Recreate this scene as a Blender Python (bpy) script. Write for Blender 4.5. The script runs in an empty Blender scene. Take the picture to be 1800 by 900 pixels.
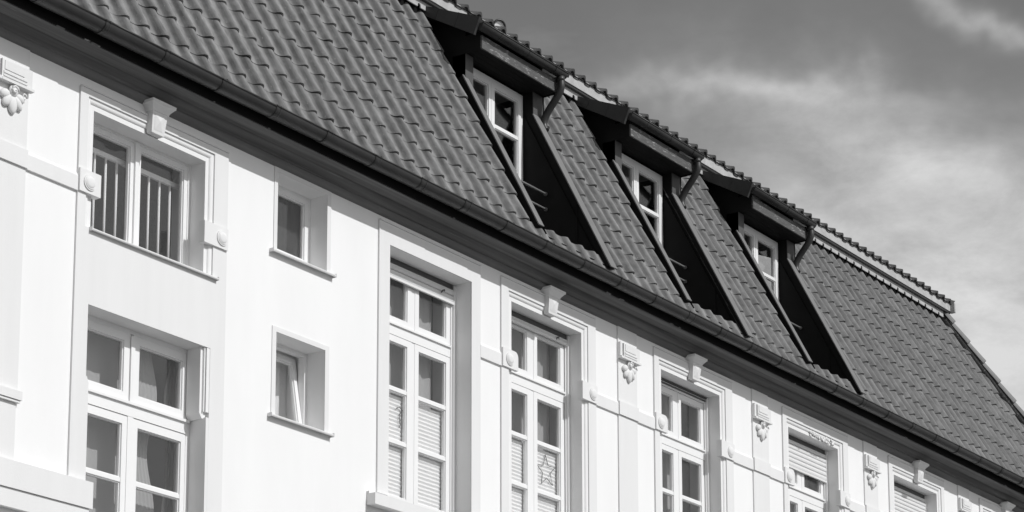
import bpy, bmesh, math, random
from mathutils import Vector, Matrix
random.seed(7)
R = math.radians
scene = bpy.context.scene
C = scene.collection

# ------------------------------------------------------------------ camera
# street-level telephoto view, lens shifted upwards (verticals kept nearly parallel)
PX, PY, PF = 865.0, 1126.485, 4223.65           # principal point and focal length of the 1800x900 photograph
def _u(v): return Vector(v).normalized()
AX = _u((3940 - PX, 1908 - PY, PF)); AY = _u((PX - 6000 - PX, 1908 - PY, PF)); AZ = _u((865 - PX, -21700 - PY, PF))
CAM = Vector((0, -13, 1.6))
cam = bpy.data.objects.new("camera", bpy.data.cameras.new("camera")); C.objects.link(cam)
cam.data.sensor_width = 36; cam.data.lens = PF / 1800 * 36
cam.data.shift_x = (900 - PX) / 1800; cam.data.shift_y = (PY - 450) / 1800
cam.data.clip_end = 3000; cam.data.clip_start = 0.1
# rows of the world->camera matrix: x right, y down, z forward
rx = Vector((AX[0], AY[0], AZ[0])); ry = Vector((AX[1], AY[1], AZ[1])); rz = Vector((AX[2], AY[2], AZ[2]))
m = Matrix((( rx[0], -ry[0], -rz[0], CAM[0]), (rx[1], -ry[1], -rz[1], CAM[1]), (rx[2], -ry[2], -rz[2], CAM[2]), (0, 0, 0, 1)))
cam.matrix_world = m
scene.camera = cam
def proj(p):
    d = Vector(p) - CAM; z = d.dot(rz)
    return (PX + PF * d.dot(rx) / z, PY + PF * d.dot(ry) / z, z)

# ------------------------------------------------------------------ light
SUN = Vector((0.12, -1.0, 0.85)).normalized()    # towards the sun
elev = math.asin(SUN.z); azim = math.atan2(SUN.x, SUN.y)
sun = bpy.data.objects.new("sun", bpy.data.lights.new("sun", "SUN")); C.objects.link(sun)
sun.data.energy = 2.95; sun.data.angle = R(0.5); sun.data.color = (1, 1, 1)
sun.rotation_euler = SUN.to_track_quat('Z', 'Y').to_euler()
scene.view_settings.view_transform = 'Standard'; scene.view_settings.look = 'None'
scene.view_settings.exposure = 0.0; scene.view_settings.gamma = 1.0

world = bpy.data.worlds.new("World"); scene.world = world; world.use_nodes = True
wt = world.node_tree; wt.nodes.clear()
def wn(t, **k):
    n = wt.nodes.new(t)
    for a, b in k.items(): setattr(n, a, b)
    return n
def wmath(op, a, b=None, c=None, clamp=False):
    n = wn('ShaderNodeMath', operation=op, use_clamp=clamp)
    for i, v in enumerate((a, b, c)):
        if v is None: continue
        if isinstance(v, (int, float)): n.inputs[i].default_value = v
        else: wt.links.new(v, n.inputs[i])
    return n.outputs[0]
sky = wn('ShaderNodeTexSky', sky_type='NISHITA'); sky.sun_disc = False
sky.sun_elevation = elev; sky.sun_rotation = azim; sky.altitude = 200; sky.air_density = 1.0; sky.dust_density = 1.5
bw = wn('ShaderNodeRGBToBW'); wt.links.new(sky.outputs[0], bw.inputs[0])
tc = wn('ShaderNodeTexCoord')
DIRV = tc.outputs['Generated']
def wvec(px, py):      # world direction of a place in the sky
    v = rx * ((px - PX) / PF) + ry * ((py - PY) / PF) + rz
    return v.normalized()
def wnoise(scale, detail, rough, stretch, off=(0, 0, 0), rot=(0, 0, 0), dist=0.0):
    mp = wn('ShaderNodeMapping'); mp.inputs['Scale'].default_value = stretch; mp.inputs['Location'].default_value = off
    mp.inputs['Rotation'].default_value = rot
    wt.links.new(DIRV, mp.inputs[0])
    n = wn('ShaderNodeTexNoise'); n.inputs['Scale'].default_value = scale; n.inputs['Detail'].default_value = detail
    n.inputs['Roughness'].default_value = rough; n.inputs['Distortion'].default_value = dist
    wt.links.new(mp.outputs[0], n.inputs['Vector']); return n.outputs[0]
warp = wnoise(6, 5, .6, (1, 1, 1), (3.1, .7, 0))
fine = wnoise(19, 12, .64, (1, 1, 2.0), (1.3, 4.7, 0), (0, R(20), 0), .15)
wide = wnoise(3.2, 6, .55, (1, 1, 2.2), (9.2, 2.7, 1.0), (R(12), 0, 0), .5)
def sep(axis):          # component of the direction along a world axis
    n = wn('ShaderNodeVectorMath', operation='DOT_PRODUCT'); wt.links.new(DIRV, n.inputs[0]); n.inputs[1].default_value = axis
    return n.outputs['Value']
def blob(px, py, ax, ay, ang, amp):   # one elongated bank of cloud around a direction
    c0 = wvec(px, py)
    ux = (wvec(px + 50, py) - c0).normalized(); uy = (wvec(px, py + 50) - c0).normalized()
    a = R(ang); e1 = ux * math.cos(a) + uy * math.sin(a); e2 = -ux * math.sin(a) + uy * math.cos(a)
    k = PF * 1.02
    d1 = wmath('ADD', sep(e1), -c0.dot(e1)); d2 = wmath('ADD', sep(e2), -c0.dot(e2))
    wv = wmath('MULTIPLY', wmath('SUBTRACT', warp, .5), .10)
    d1 = wmath('MULTIPLY', d1, k / ax); d2 = wmath('MULTIPLY', wmath('ADD', d2, wv), k / ay)
    q = wmath('ADD', wmath('MULTIPLY', d1, d1), wmath('MULTIPLY', d2, d2))
    return wmath('MULTIPLY', wmath('POWER', 2.718, wmath('MULTIPLY', q, -1.0)), amp)
banks = [blob(1290, 140, 330, 24, 5, .30), blob(1570, 260, 300, 70, 24, .38), blob(1790, 640, 560, 300, 24, .80),
         blob(1480, 420, 220, 110, 30, .22), blob(1740, 8, 190, 24, 18, .34)]
tot = banks[0]
for b in banks[1:]: tot = wmath('ADD', tot, b)
tot = wmath('MULTIPLY', tot, wmath('ADD', wmath('MULTIPLY', wmath('SUBTRACT', fine, .5), 2.0), 1.0))
general = wmath('MULTIPLY', wmath('SUBTRACT', wide, .52), 1.6, clamp=True)
cover = wmath('MINIMUM', wmath('MAXIMUM', tot, general), 1.0)
clear = wmath('MULTIPLY', bw.outputs[0], 1.0)
val = wmath('ADD', wmath('MULTIPLY', clear, wmath('SUBTRACT', 1.0, cover)), wmath('MULTIPLY', cover, 7.9))
bg = wn('ShaderNodeBackground'); bg.inputs[1].default_value = 0.09
wt.links.new(val, bg.inputs[0])
wo = wn('ShaderNodeOutputWorld'); wt.links.new(bg.outputs[0], wo.inputs[0])

# ------------------------------------------------------------------ materials
def mat(name, val, rough=.7, var=.0, scale=4, stretch=(1, 1, 1), bump=0, bscale=60, bstretch=(1, 1, 1), metal=0, spec=.4,
        rnd=0.0, attr=None, spots=0, spotval=.5, spotscale=25, shade_amt=0):
    M = bpy.data.materials.new(name); M.use_nodes = True; nt = M.node_tree; N = nt.nodes
    p = N['Principled BSDF']; p.inputs['Roughness'].default_value = rough; p.inputs['Metallic'].default_value = metal
    p.inputs['Specular IOR Level'].default_value = spec
    tcn = N.new('ShaderNodeTexCoord'); geo = N.new('ShaderNodeNewGeometry')
    def noise(sc, st, det=6, ro=.6):
        mp = N.new('ShaderNodeMapping'); mp.inputs['Scale'].default_value = st; nt.links.new(geo.outputs['Position'], mp.inputs[0])
        n = N.new('ShaderNodeTexNoise'); n.inputs['Scale'].default_value = sc; n.inputs['Detail'].default_value = det
        n.inputs['Roughness'].default_value = ro; nt.links.new(mp.outputs[0], n.inputs['Vector']); return n.outputs[0]
    def mth(op, a, b, clamp=False):
        n = N.new('ShaderNodeMath'); n.operation = op; n.use_clamp = clamp
        for i, v in enumerate((a, b)):
            if isinstance(v, (int, float)): n.inputs[i].default_value = v
            else: nt.links.new(v, n.inputs[i])
        return n.outputs[0]
    f = mth('ADD', mth('MULTIPLY', mth('SUBTRACT', noise(scale, stretch), .5), var * 4), 1.0)
    if rnd:
        oi = N.new('ShaderNodeObjectInfo')
        f = mth('MULTIPLY', f, mth('ADD', mth('MULTIPLY', oi.outputs['Random'], rnd), 1 - rnd / 2))
    if attr:
        at = N.new('ShaderNodeAttribute'); at.attribute_name = attr
        f = mth('MULTIPLY', f, mth('ADD', mth('MULTIPLY', at.outputs['Fac'], .3), .85))
    if shade_amt:
        gt_ = N.new('ShaderNodeAttribute'); gt_.attribute_name = 'grime'  # painted shade of the roll flank, multiplied into the base colour
        f = mth('MULTIPLY', f, mth('SUBTRACT', 1.18, mth('MULTIPLY', mth('MULTIPLY', gt_.outputs['Fac'], shade_amt), mth('ADD', noise(5, (1, 1, 1), 4, .6), .45))))
    v = mth('MULTIPLY', f, val)
    if spots:
        s = mth('MULTIPLY', mth('SUBTRACT', noise(spotscale, stretch, 4, .7), 1 - spots), 12, True)
        v = mth('ADD', mth('MULTIPLY', v, mth('SUBTRACT', 1, s)), mth('MULTIPLY', s, spotval))
    cmb = N.new('ShaderNodeCombineColor')
    for i in range(3): nt.links.new(v, cmb.inputs[i])
    nt.links.new(cmb.outputs[0], p.inputs['Base Color'])
    if bump:
        b = N.new('ShaderNodeBump'); b.inputs['Strength'].default_value = 1.0; b.inputs['Distance'].default_value = bump
        nt.links.new(noise(bscale, bstretch), b.inputs['Height']); nt.links.new(b.outputs[0], p.inputs['Normal'])
    return M
M_WALL = mat("white_render", .85, .85, .030, 2.2, (1, 1, .22), .0012, 140)
M_TRIM = mat("pale_grey_trim_paint", .76, .8, .026, 5, (1.2, 1, .14), .0012, 110)
M_MOULD = mat("moulding_paint", .80, .7, .02, 5, (1, 1, 1), .0008, 90)
M_ORN = mat("ornament_plaster", .74, .8, .03, 12, (1, 1, 1), .001, 120)
M_FRAME = mat("white_window_paint", .84, .35, .008, 3, spec=.5)
M_SILLM = mat("sill_metal", .72, .4, .02, 8, metal=.1)
M_SHUT = mat("shutter_plastic", .74, .5, .02, 6)
M_TILE = mat("clay_tile", .200, .48, .42, 13, (1.6, .9, .6), .0030, 90, rnd=.30, spots=.345, spotval=.42, spotscale=48, shade_amt=.98)
M_TILEM = mat("clay_tile_far", .192, .48, .42, 13, (1.6, .9, .6), .0026, 90, attr="tone", spots=.345, spotval=.42, spotscale=48, shade_amt=.98)
M_HIP = mat("hip_tile_clay", .17, .65, .12, 8, (1, 1, 1), .002, 120, rnd=.3)
M_EAVET = mat("weathered_tile_end", .085, .75, .2, 14, (1, 1, 1), .0015, 120, rnd=.3)
M_ZINC = mat("dark_zinc", .048, .42, .22, 3.5, (1, 1, 1), .0004, 30, metal=.25)
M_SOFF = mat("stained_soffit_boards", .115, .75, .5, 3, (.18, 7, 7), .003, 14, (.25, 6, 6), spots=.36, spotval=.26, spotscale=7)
M_COVE = mat("shaded_cove_plaster", .16, .9, .2, 4, (.4, 3, 3))  # darkened colour carries the shade under the eaves boards
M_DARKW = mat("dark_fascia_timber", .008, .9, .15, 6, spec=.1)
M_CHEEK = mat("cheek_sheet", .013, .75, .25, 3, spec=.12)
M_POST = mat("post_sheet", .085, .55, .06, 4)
M_FLASH = mat("lead_flashing", .18, .6, .10, 5, bump=.001, bscale=30)
M_WEATH = mat("weathered_fascia_paint", .095, .85, .28, 14, (.5, 2, 2), .003, 60, spots=.42, spotval=.34, spotscale=20)
M_BOARD = mat("pale_eaves_plaster", .44, .85, .18, 9, (1, 1, 1), .002, 60)
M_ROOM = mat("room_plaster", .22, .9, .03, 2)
M_LINER = mat("dark_added_liner_cloth", .055, .9, .3, 9)  # for the sheet added to darken one small pane
M_DIM = mat("dim_room_plaster", .05, .9, .2, 2)  # darker copy of the room plaster, interior shade put into the colour
M_CURT = mat("sheer_curtain_cloth", .40, .9, .04, 12, (1, 1, .1))
M_BLIND = mat("pleated_blind_cloth", .88, .9, .02, 12)
M_WIRE = mat("dark_wire", .12, .6)
M_RAIL = mat("white_rail_paint", .90, .5)
M_GROUND = mat("light_street_paving", .20, .9, .05, .6, bump=.004, bscale=18)
M_ASPH = mat("asphalt", .07, .9, .08, 1, bump=.004, bscale=60)
def glassmat():
    M = bpy.data.materials.new("window_glass"); M.use_nodes = True; nt = M.node_tree; N = nt.nodes; N.clear()
    out = N.new('ShaderNodeOutputMaterial'); tr = N.new('ShaderNodeBsdfTransparent'); tr.inputs[0].default_value = (1, 1, 1, 1)
    gl = N.new('ShaderNodeBsdfGlossy'); gl.inputs['Color'].default_value = (.9, .9, .9, 1); gl.inputs['Roughness'].default_value = .02
    gi = N.new('ShaderNodeNewGeometry'); dt = N.new('ShaderNodeVectorMath'); dt.operation = 'DOT_PRODUCT'
    nt.links.new(gi.outputs['Incoming'], dt.inputs[0]); nt.links.new(gi.outputs['Normal'], dt.inputs[1])
    def mth(op, a, b):
        n = N.new('ShaderNodeMath'); n.operation = op
        for i, v in enumerate((a, b)):
            if isinstance(v, (int, float)): n.inputs[i].default_value = v
            elif v is not None: nt.links.new(v, n.inputs[i])
        return n.outputs[0]
    f0 = .115
    fr = mth('ADD', f0, mth('MULTIPLY', 1-f0, mth('POWER', mth('SUBTRACT', 1.0, mth('ABSOLUTE', dt.outputs['Value'], None)), 5.0)))
    ns = N.new('ShaderNodeTexNoise'); ns.inputs['Scale'].default_value = 1.6; ns.inputs['Detail'].default_value = 1
    geo = N.new('ShaderNodeNewGeometry'); nt.links.new(geo.outputs['Position'], ns.inputs['Vector'])
    b = N.new('ShaderNodeBump'); b.inputs['Distance'].default_value = .004; nt.links.new(ns.outputs[0], b.inputs['Height'])
    nt.links.new(b.outputs[0], gl.inputs['Normal'])
    mx = N.new('ShaderNodeMixShader'); nt.links.new(fr, mx.inputs[0]); nt.links.new(tr.outputs[0], mx.inputs[1])
    nt.links.new(gl.outputs[0], mx.inputs[2]); nt.links.new(mx.outputs[0], out.inputs[0]); return M
M_GLASS = glassmat()

# ------------------------------------------------------------------ helpers
class MB:
    def __init__(s): s.v = []; s.f = []; s.sm = []
    def quad(s, a, b, c, d, smooth=False):
        n = len(s.v); s.v += [tuple(a), tuple(b), tuple(c), tuple(d)]; s.f.append((n, n+1, n+2, n+3)); s.sm.append(smooth); return s
    def poly(s, pts):
        n = len(s.v); s.v += [tuple(p) for p in pts]; s.f.append(tuple(range(n, n+len(pts)))); s.sm.append(False); return s
    def box(s, x0, x1, y0, y1, z0, z1):
        n = len(s.v)
        s.v += [(x0,y0,z0),(x1,y0,z0),(x1,y1,z0),(x0,y1,z0),(x0,y0,z1),(x1,y0,z1),(x1,y1,z1),(x0,y1,z1)]
        for q in ((3,2,1,0),(4,5,6,7),(0,1,5,4),(1,2,6,5),(2,3,7,6),(3,0,4,7)):
            s.f.append(tuple(n+i for i in q)); s.sm.append(False)
        return s
    def prism(s, prof, x0, x1):      # closed (y,z) profile extruded along x
        n = len(s.v); k = len(prof)
        s.v += [(x0, y, z) for y, z in prof] + [(x1, y, z) for y, z in prof]
        for i in range(k):
            j = (i+1) % k; s.f.append((n+i, n+j, n+k+j, n+k+i)); s.sm.append(False)
        s.f.append(tuple(n+i for i in range(k))[::-1]); s.sm.append(False)
        s.f.append(tuple(n+k+i for i in range(k))); s.sm.append(False); return s
    def prismz(s, prof, z0, z1):     # closed (x,y) profile extruded along z
        n = len(s.v); k = len(prof)
        s.v += [(x, y, z0) for x, y in prof] + [(x, y, z1) for x, y in prof]
        for i in range(k):
            j = (i+1) % k; s.f.append((n+i, n+j, n+k+j, n+k+i)); s.sm.append(False)
        s.f.append(tuple(n+i for i in range(k))[::-1]); s.sm.append(False)
        s.f.append(tuple(n+k+i for i in range(k))); s.sm.append(False); return s
    def prismx(s, prof, y0, y1):     # closed (x,z) profile extruded along y
        n = len(s.v); k = len(prof)
        s.v += [(x, y0, z) for x, z in prof] + [(x, y1, z) for x, z in prof]
        for i in range(k):
            j = (i+1) % k; s.f.append((n+i, n+j, n+k+j, n+k+i)); s.sm.append(False)
        s.f.append(tuple(n+i for i in range(k))[::-1]); s.sm.append(False)
        s.f.append(tuple(n+k+i for i in range(k))); s.sm.append(False); return s
    def grid(s, rows, smooth=True, closed=False):
        n = len(s.v); w = len(rows[0])
        for r in rows: s.v += [tuple(p) for p in r]
        for i in range(len(rows)-1):
            for j in range(w if closed else w-1):
                j2 = (j+1) % w
                s.f.append((n+i*w+j, n+i*w+j2, n+(i+1)*w+j2, n+(i+1)*w+j)); s.sm.append(smooth)
        return s
    def tube(s, pts, r, seg=10, cap=True):
        pts = [Vector(p) for p in pts]; rows = []
        up = Vector((.31, .17, .93))
        for i, p in enumerate(pts):
            t = (pts[min(i+1, len(pts)-1)] - pts[max(i-1, 0)]).normalized()
            a = t.cross(up)
            if a.length < .05: a = t.cross(Vector((1, 0, 0)))
            a.normalize(); b = t.cross(a).normalized()
            rr = r[i] if isinstance(r, (list, tuple)) else r
            rows.append([p + a*math.cos(2*math.pi*k/seg)*rr + b*math.sin(2*math.pi*k/seg)*rr for k in range(seg)])
        s.grid(rows, True, True)
        if cap: s.poly(rows[0][::-1]); s.poly(rows[-1])
        return s
    def ell(s, c, rad, rot=0, seg=10, rings=6):   # ellipsoid, rotated about y
        c = Vector(c); Rm = Matrix.Rotation(rot, 3, 'Y'); rows = []
        for i in range(rings+1):
            a = math.pi*i/rings - math.pi/2
            rows.append([c + Rm @ Vector((rad[0]*math.cos(a)*math.cos(2*math.pi*k/seg), rad[1]*math.cos(a)*math.sin(2*math.pi*k/seg), rad[2]*math.sin(a))) for k in range(seg)])
        s.grid(rows, True, True); return s
    def mesh(s, name, mt):
        me = bpy.data.meshes.new(name); me.from_pydata(s.v, [], s.f); me.polygons.foreach_set('use_smooth', s.sm)
        me.materials.append(mt)
        bm = bmesh.new(); bm.from_mesh(me); bmesh.ops.remove_doubles(bm, verts=bm.verts, dist=1e-5) if any(s.sm) else None
        bmesh.ops.recalc_face_normals(bm, faces=bm.faces); bm.to_mesh(me); bm.free()
        me.update(); return me
    def build(s, name, mt, parent=None, **k):
        return link(name, s.mesh(name, mt), parent, **k)
def link(name, me, parent=None, loc=None, label=None, cat=None, group=None, kind=None):
    o = bpy.data.objects.new(name, me); C.objects.link(o)
    if loc: o.location = loc
    if parent is not None: o.parent = parent
    if label: o['label'] = label
    if cat: o['category'] = cat
    if group: o['group'] = group
    if kind: o['kind'] = kind
    return o
def sheet(mb, x0, x1, z0, z1, yf, yb, holes=()):
    """raised slab on the facade with rectangular openings cut through it (clean edges, real sides)"""
    xs = sorted({x0, x1, *[min(max(h[i], x0), x1) for h in holes for i in (0, 1)]})
    zs = sorted({z0, z1, *[min(max(h[i], z0), z1) for h in holes for i in (2, 3)]})
    def solid(i, j):
        if i < 0 or j < 0 or i >= len(xs)-1 or j >= len(zs)-1: return False
        x = (xs[i]+xs[i+1])/2; z = (zs[j]+zs[j+1])/2
        return not any(h[0] < x < h[1] and h[2] < z < h[3] for h in holes)
    for i in range(len(xs)-1):
        for j in range(len(zs)-1):
            if not solid(i, j): continue
            a, b, c, d = xs[i], xs[i+1], zs[j], zs[j+1]
            mb.quad((a,yf,c),(b,yf,c),(b,yf,d),(a,yf,d))
            if not solid(i-1, j): mb.quad((a,yf,c),(a,yf,d),(a,yb,d),(a,yb,c))
            if not solid(i+1, j): mb.quad((b,yf,c),(b,yb,c),(b,yb,d),(b,yf,d))
            if not solid(i, j-1): mb.quad((a,yf,c),(a,yb,c),(b,yb,c),(b,yf,c))
            if not solid(i, j+1): mb.quad((a,yf,d),(b,yf,d),(b,yb,d),(a,yb,d))
    return mb
def flat(mb, name, mt, parent, **k):      # sheets keep their own face directions
    me = bpy.data.meshes.new(name); me.from_pydata(mb.v, [], mb.f); me.materials.append(mt); me.update()
    return link(name, me, parent, **k)

# ------------------------------------------------------------------ ground
MB().box(-80, 160, -90, 90, -.5, 0).build('ground', M_GROUND, kind='structure')
MB().box(-80, 160, -9.6, -3.2, .004, .008).build('road', M_ASPH, kind='structure')
MB().box(-80, 160, -3.2, -3.05, 0, .12).build('kerb', M_TRIM, kind='structure')
MB().box(-80, 160, -3.048, 0, .004, .12).build('pavement', M_GROUND, kind='structure')

# ------------------------------------------------------------------ house
house = bpy.data.objects.new('town_house', None); C.objects.link(house)
house['label'] = 'long white rendered town house with steep tiled roof and three dark dormers'; house['category'] = 'house'
XA, XB = 7.0, 32.75
CX = {3: 17.165, 4: 19.12, 5: 21.915, 6: 24.745, 7: 27.50, 8: 30.22}
HALF = .622
OPEN = {1: (12.757, 14.062, 8.20, 9.19), 2: (12.735, 14.14, 5.3, 7.58), 's1': (14.967, 15.638, 8.66, 9.385), 's2': (14.978, 15.634, 7.20, 7.945)}
for k in CX: OPEN[k] = (CX[k]-HALF, CX[k]+HALF, 6.80, 9.18)
OPEN[3] = (16.530, 17.80, 6.80, 9.178)
holes = []
for k, (a, b, c, d) in OPEN.items():
    e = .068 if k in (1, 4, 5, 6, 7, 8) else 0
    holes.append((a-e, b+e, c, d+e))
w = MB(); sheet(w, XA, XB, .1, 9.75, 0, .45, holes)
flat(w, 'wall', M_WALL, house)
MB().box(XB-.45, XB, .452, 9, .1, 9.72).build('wall', M_WALL, house)
MB().box(XA, XA+.4, .452, 9, .1, 9.72).build('wall', M_WALL, house)
MB().box(XA, XB, 9.0, 9.4, .1, 9.72).build('wall', M_WALL, house)

# --- plaster surrounds
def surround(name, x0, x1, z0, z1, hole, y=-.018, lip=True, mt=M_TRIM):
    mb = MB(); sheet(mb, x0, x1, z0, z1, y, -.0005, [hole])
    o = flat(mb, name, mt, house)
    if lip: MB().box(x0+.004, x1-.004, y-.010, -.001, z1+.001, z1+.012).build('shade_lip', mt, o)  # lip added so that its shaded underside draws a dark line
    return o
def mouldings(parent, op, zlow):
    a, b, c, d = op
    mb = MB(); sheet(mb, a-.0845, b+.0845, zlow, d+.0845, -.005, .0, [(a-.068, b+.068, zlow-1, d+.068)])
    # hollow between the outer fillet and the flat inner band
    N_ = 5; pr = [(.068-.028*math.sin(t/N_*math.pi/2), -.005+.021*(1-math.cos(t/N_*math.pi/2))) for t in range(N_+1)]
    for (e0, y0), (e1, y1) in zip(pr, pr[1:]):
        mb.quad((b+e0, y0, zlow), (b+e0, y0, d+e0), (b+e1, y1, d+e1), (b+e1, y1, zlow))
        mb.quad((a-e0, y0, zlow), (a-e1, y1, zlow), (a-e1, y1, d+e1), (a-e0, y0, d+e0))
        mb.quad((a-e0, y0, d+e0), (a-e1, y1, d+e1), (b+e1, y1, d+e1), (b+e0, y0, d+e0))
    flat(mb, 'moulding', M_MOULD, parent)
    mb = MB(); sheet(mb, a-.0395, b+.0395, zlow, d+.0395, .010, .30, [(a, b, zlow-1, d)])
    flat(mb, 'moulding', M_MOULD, parent)
def loft(mb, secs):        # horizontal sections (z, xleft, xright, yfront) of a body standing against the wall
    for (z0,a0,b0,y0),(z1,a1,b1,y1) in zip(secs, secs[1:]):
        mb.quad((a0,y0,z0),(b0,y0,z0),(b1,y1,z1),(a1,y1,z1))
        mb.quad((a0,0,z0),(a0,y0,z0),(a1,y1,z1),(a1,0,z1)); mb.quad((b0,y0,z0),(b0,0,z0),(b1,0,z1),(b1,y1,z1))
    z,a,b,y = secs[0]; mb.quad((a,y,z),(a,0,z),(b,0,z),(b,y,z))
    z,a,b,y = secs[-1]; mb.quad((a,y,z),(b,y,z),(b,0,z),(a,0,z)); return mb
def keystone(parent, cx, z0=9.195):
    h = 9.452 - z0
    S = [(0, .070, .056), (.02, .072, .058), (.68, .086, .080), (.70, .094, .088), (.74, .096, .090), (.79, .104, .098), (.85, .118, .112), (.90, .128, .122), (.905, .134, .128), (1, .136, .130)]
    secs = [(z0+t*h, cx-a, cx+a, -y) for t, a, y in S]
    mb = loft(MB(), secs)
    o = mb.build('keystone', M_ORN, parent)
    p = MB()                                  # faceted panel on the face
    za, zb = z0+.028, z0+.160; y0, y1 = -.0625, -.074; wa, wb = .048, .058
    q = [(cx-wa, y0, za), (cx+wa, y0, za), (cx+wb, y0-.016, zb), (cx-wb, y0-.016, zb)]; tip = (cx, y1-.010, (za+zb)/2+.01)
    for i in range(4): p.poly([q[i], q[(i+1) % 4], tip])
    flat(p, 'faceted_panel', M_ORN, parent)
    return o
def disc(mb, cx, cz, r, y0, y1, seg=28):
    pts = [(cx+r*math.cos(2*math.pi*k/seg), cz+r*math.sin(2*math.pi*k/seg)) for k in range(seg)]
    return mb.prismx(pts, y1, y0)
def rosette(parent, x0, x1, cx, zc=8.558, rounded=False):
    mb = MB(); z0, z1 = 8.468, 8.655
    if rounded:      # one upper corner is rounded
        r = .055; s = 1
        pts = [(x0, z0), (x1, z0)] + [(x1-r+r*math.cos(t*math.pi/10), z1-r+r*math.sin(t*math.pi/10)) for t in range(6)] + [(x0, z1)]
        mb.prismx(pts, -.036, -.0)
    else: mb.box(x0, x1, -.036, .03, z0, z1)
    o = mb.build('rosette_block', M_TRIM, parent)
    d = MB(); disc(d, cx, zc, .066, -.0355, -.045); disc(d, cx, zc, .054, -.0445, -.050)
    rows = []
    for t in range(5):
        a = t/4*math.pi/2
        rows.append([(cx+.048*math.cos(a)*math.cos(2*math.pi*k/24), -.0495-.010*math.sin(a), zc+.048*math.cos(a)*math.sin(2*math.pi*k/24)) for k in range(24)])
    d.grid(rows, True, True)
    d.build('rosette', M_TRIM, parent)
    return o

# bay with the railed window and the tall window below it
a, b, c, d = OPEN[1]
mb = MB(); sheet(mb, 12.583, 14.318, .12, 9.335, -.018, -.0005, [(a-.085, b+.085, c, d+.085), (12.735, 14.14, 5.3, 7.58)])
bay = flat(mb, 'window_surround', M_TRIM, house)
MB().box(12.587, 14.314, -.028, -.001, 9.336, 9.347).build('shade_lip', M_TRIM, bay)  # added lip, gives the dark line over the bay
mouldings(bay, OPEN[1], 8.205)
keystone(bay, 13.415)
rosette(bay, 12.586, 12.815, 12.692)
rosette(bay, 14.02, 14.312, 14.236)
# broken moulding beside the lower window: a pointed stub on the right, infill below it
for sx, x0, x1 in ((1, 14.055, 14.14), (-1, 12.735, 12.772)):
    s = MB()
    if sx > 0:
        s.prismx([(14.056, 7.579), (14.056, 7.02), (14.085, 6.975), (14.112, 6.975), (14.139, 7.02), (14.139, 7.579)], .012, .16)
        s.box(14.104, 14.1405, -.014, .011, 7.03, 7.579)
        s.box(14.084, 14.096, -.006, .011, 7.03, 7.579)
    s.build('moulding_stub', M_MOULD, bay) if sx > 0 else None
MB().box(14.106, 14.1395, -.0175, .3, 5.3, 6.985).build('jamb_infill', M_TRIM, bay)
MB().prismx([(12.7355, 5.3), (12.765, 5.3), (12.765, 6.95), (12.745, 7.0), (12.7355, 7.0)], -.0175, .3).build('jamb_infill', M_TRIM, bay)

# small windows: thin flat surround
for k, (x0, x1, z1) in {'s1': (14.922, 15.69, 9.424), 's2': (14.926, 15.69, 7.99)}.items():
    a, b, c, d = OPEN[k]
    mb = MB(); sheet(mb, x0, x1, c, z1, -.008, -.0005, [(a, b, c-1, d)]); flat(mb, 'window_surround', M_TRIM, house)
SUR = {3: (16.372, 17.945), 4: (18.292, 19.97), 5: (21.112, 22.775), 6: (23.945, 25.58), 7: (26.69, 28.30), 8: (29.42, 31.02)}
for k, (x0, x1) in SUR.items():
    a, b, c, d = OPEN[k]; e = 0 if k == 3 else .085
    o = surround('window_surround', x0, x1, .12 if k != 3 else 6.815, 9.375, (a-e, b+e, c, d+e))
    if k != 3:
        mouldings(o, OPEN[k], c)
        if k != 6: keystone(o, (a+b)/2)
        rosette(o, x0+.002, a+.052, (x0+a)/2+.015, rounded=True)
        rosette(o, b-.05, x1-.002, (x1+b)/2+.03)
    if k == 6:       # plaster broken away where the keystone used to sit
        cb = MB(); rr = random.Random(3)
        for i in range(46):
            t = rr.random(); x = 24.62+t*.62; z = 9.19+rr.random()*.055
            q = .008+.012*rr.random()
            cb.ell((x, .004-rr.random()*.012, z), (q*1.5, .008, q), rr.random()*3, 6, 4)
        cb.build('crumbled_plaster', M_ORN, o, label='crumbling patch of plaster at the top right of the surround')

# window ledge of the third window
MB().box(16.24, 18.10, -.10, -.0003, 6.672, 6.775).box(16.24, 18.10, -.0305, .2, 6.776, 6.80).build('window_ledge', M_TRIM, house)

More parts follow.
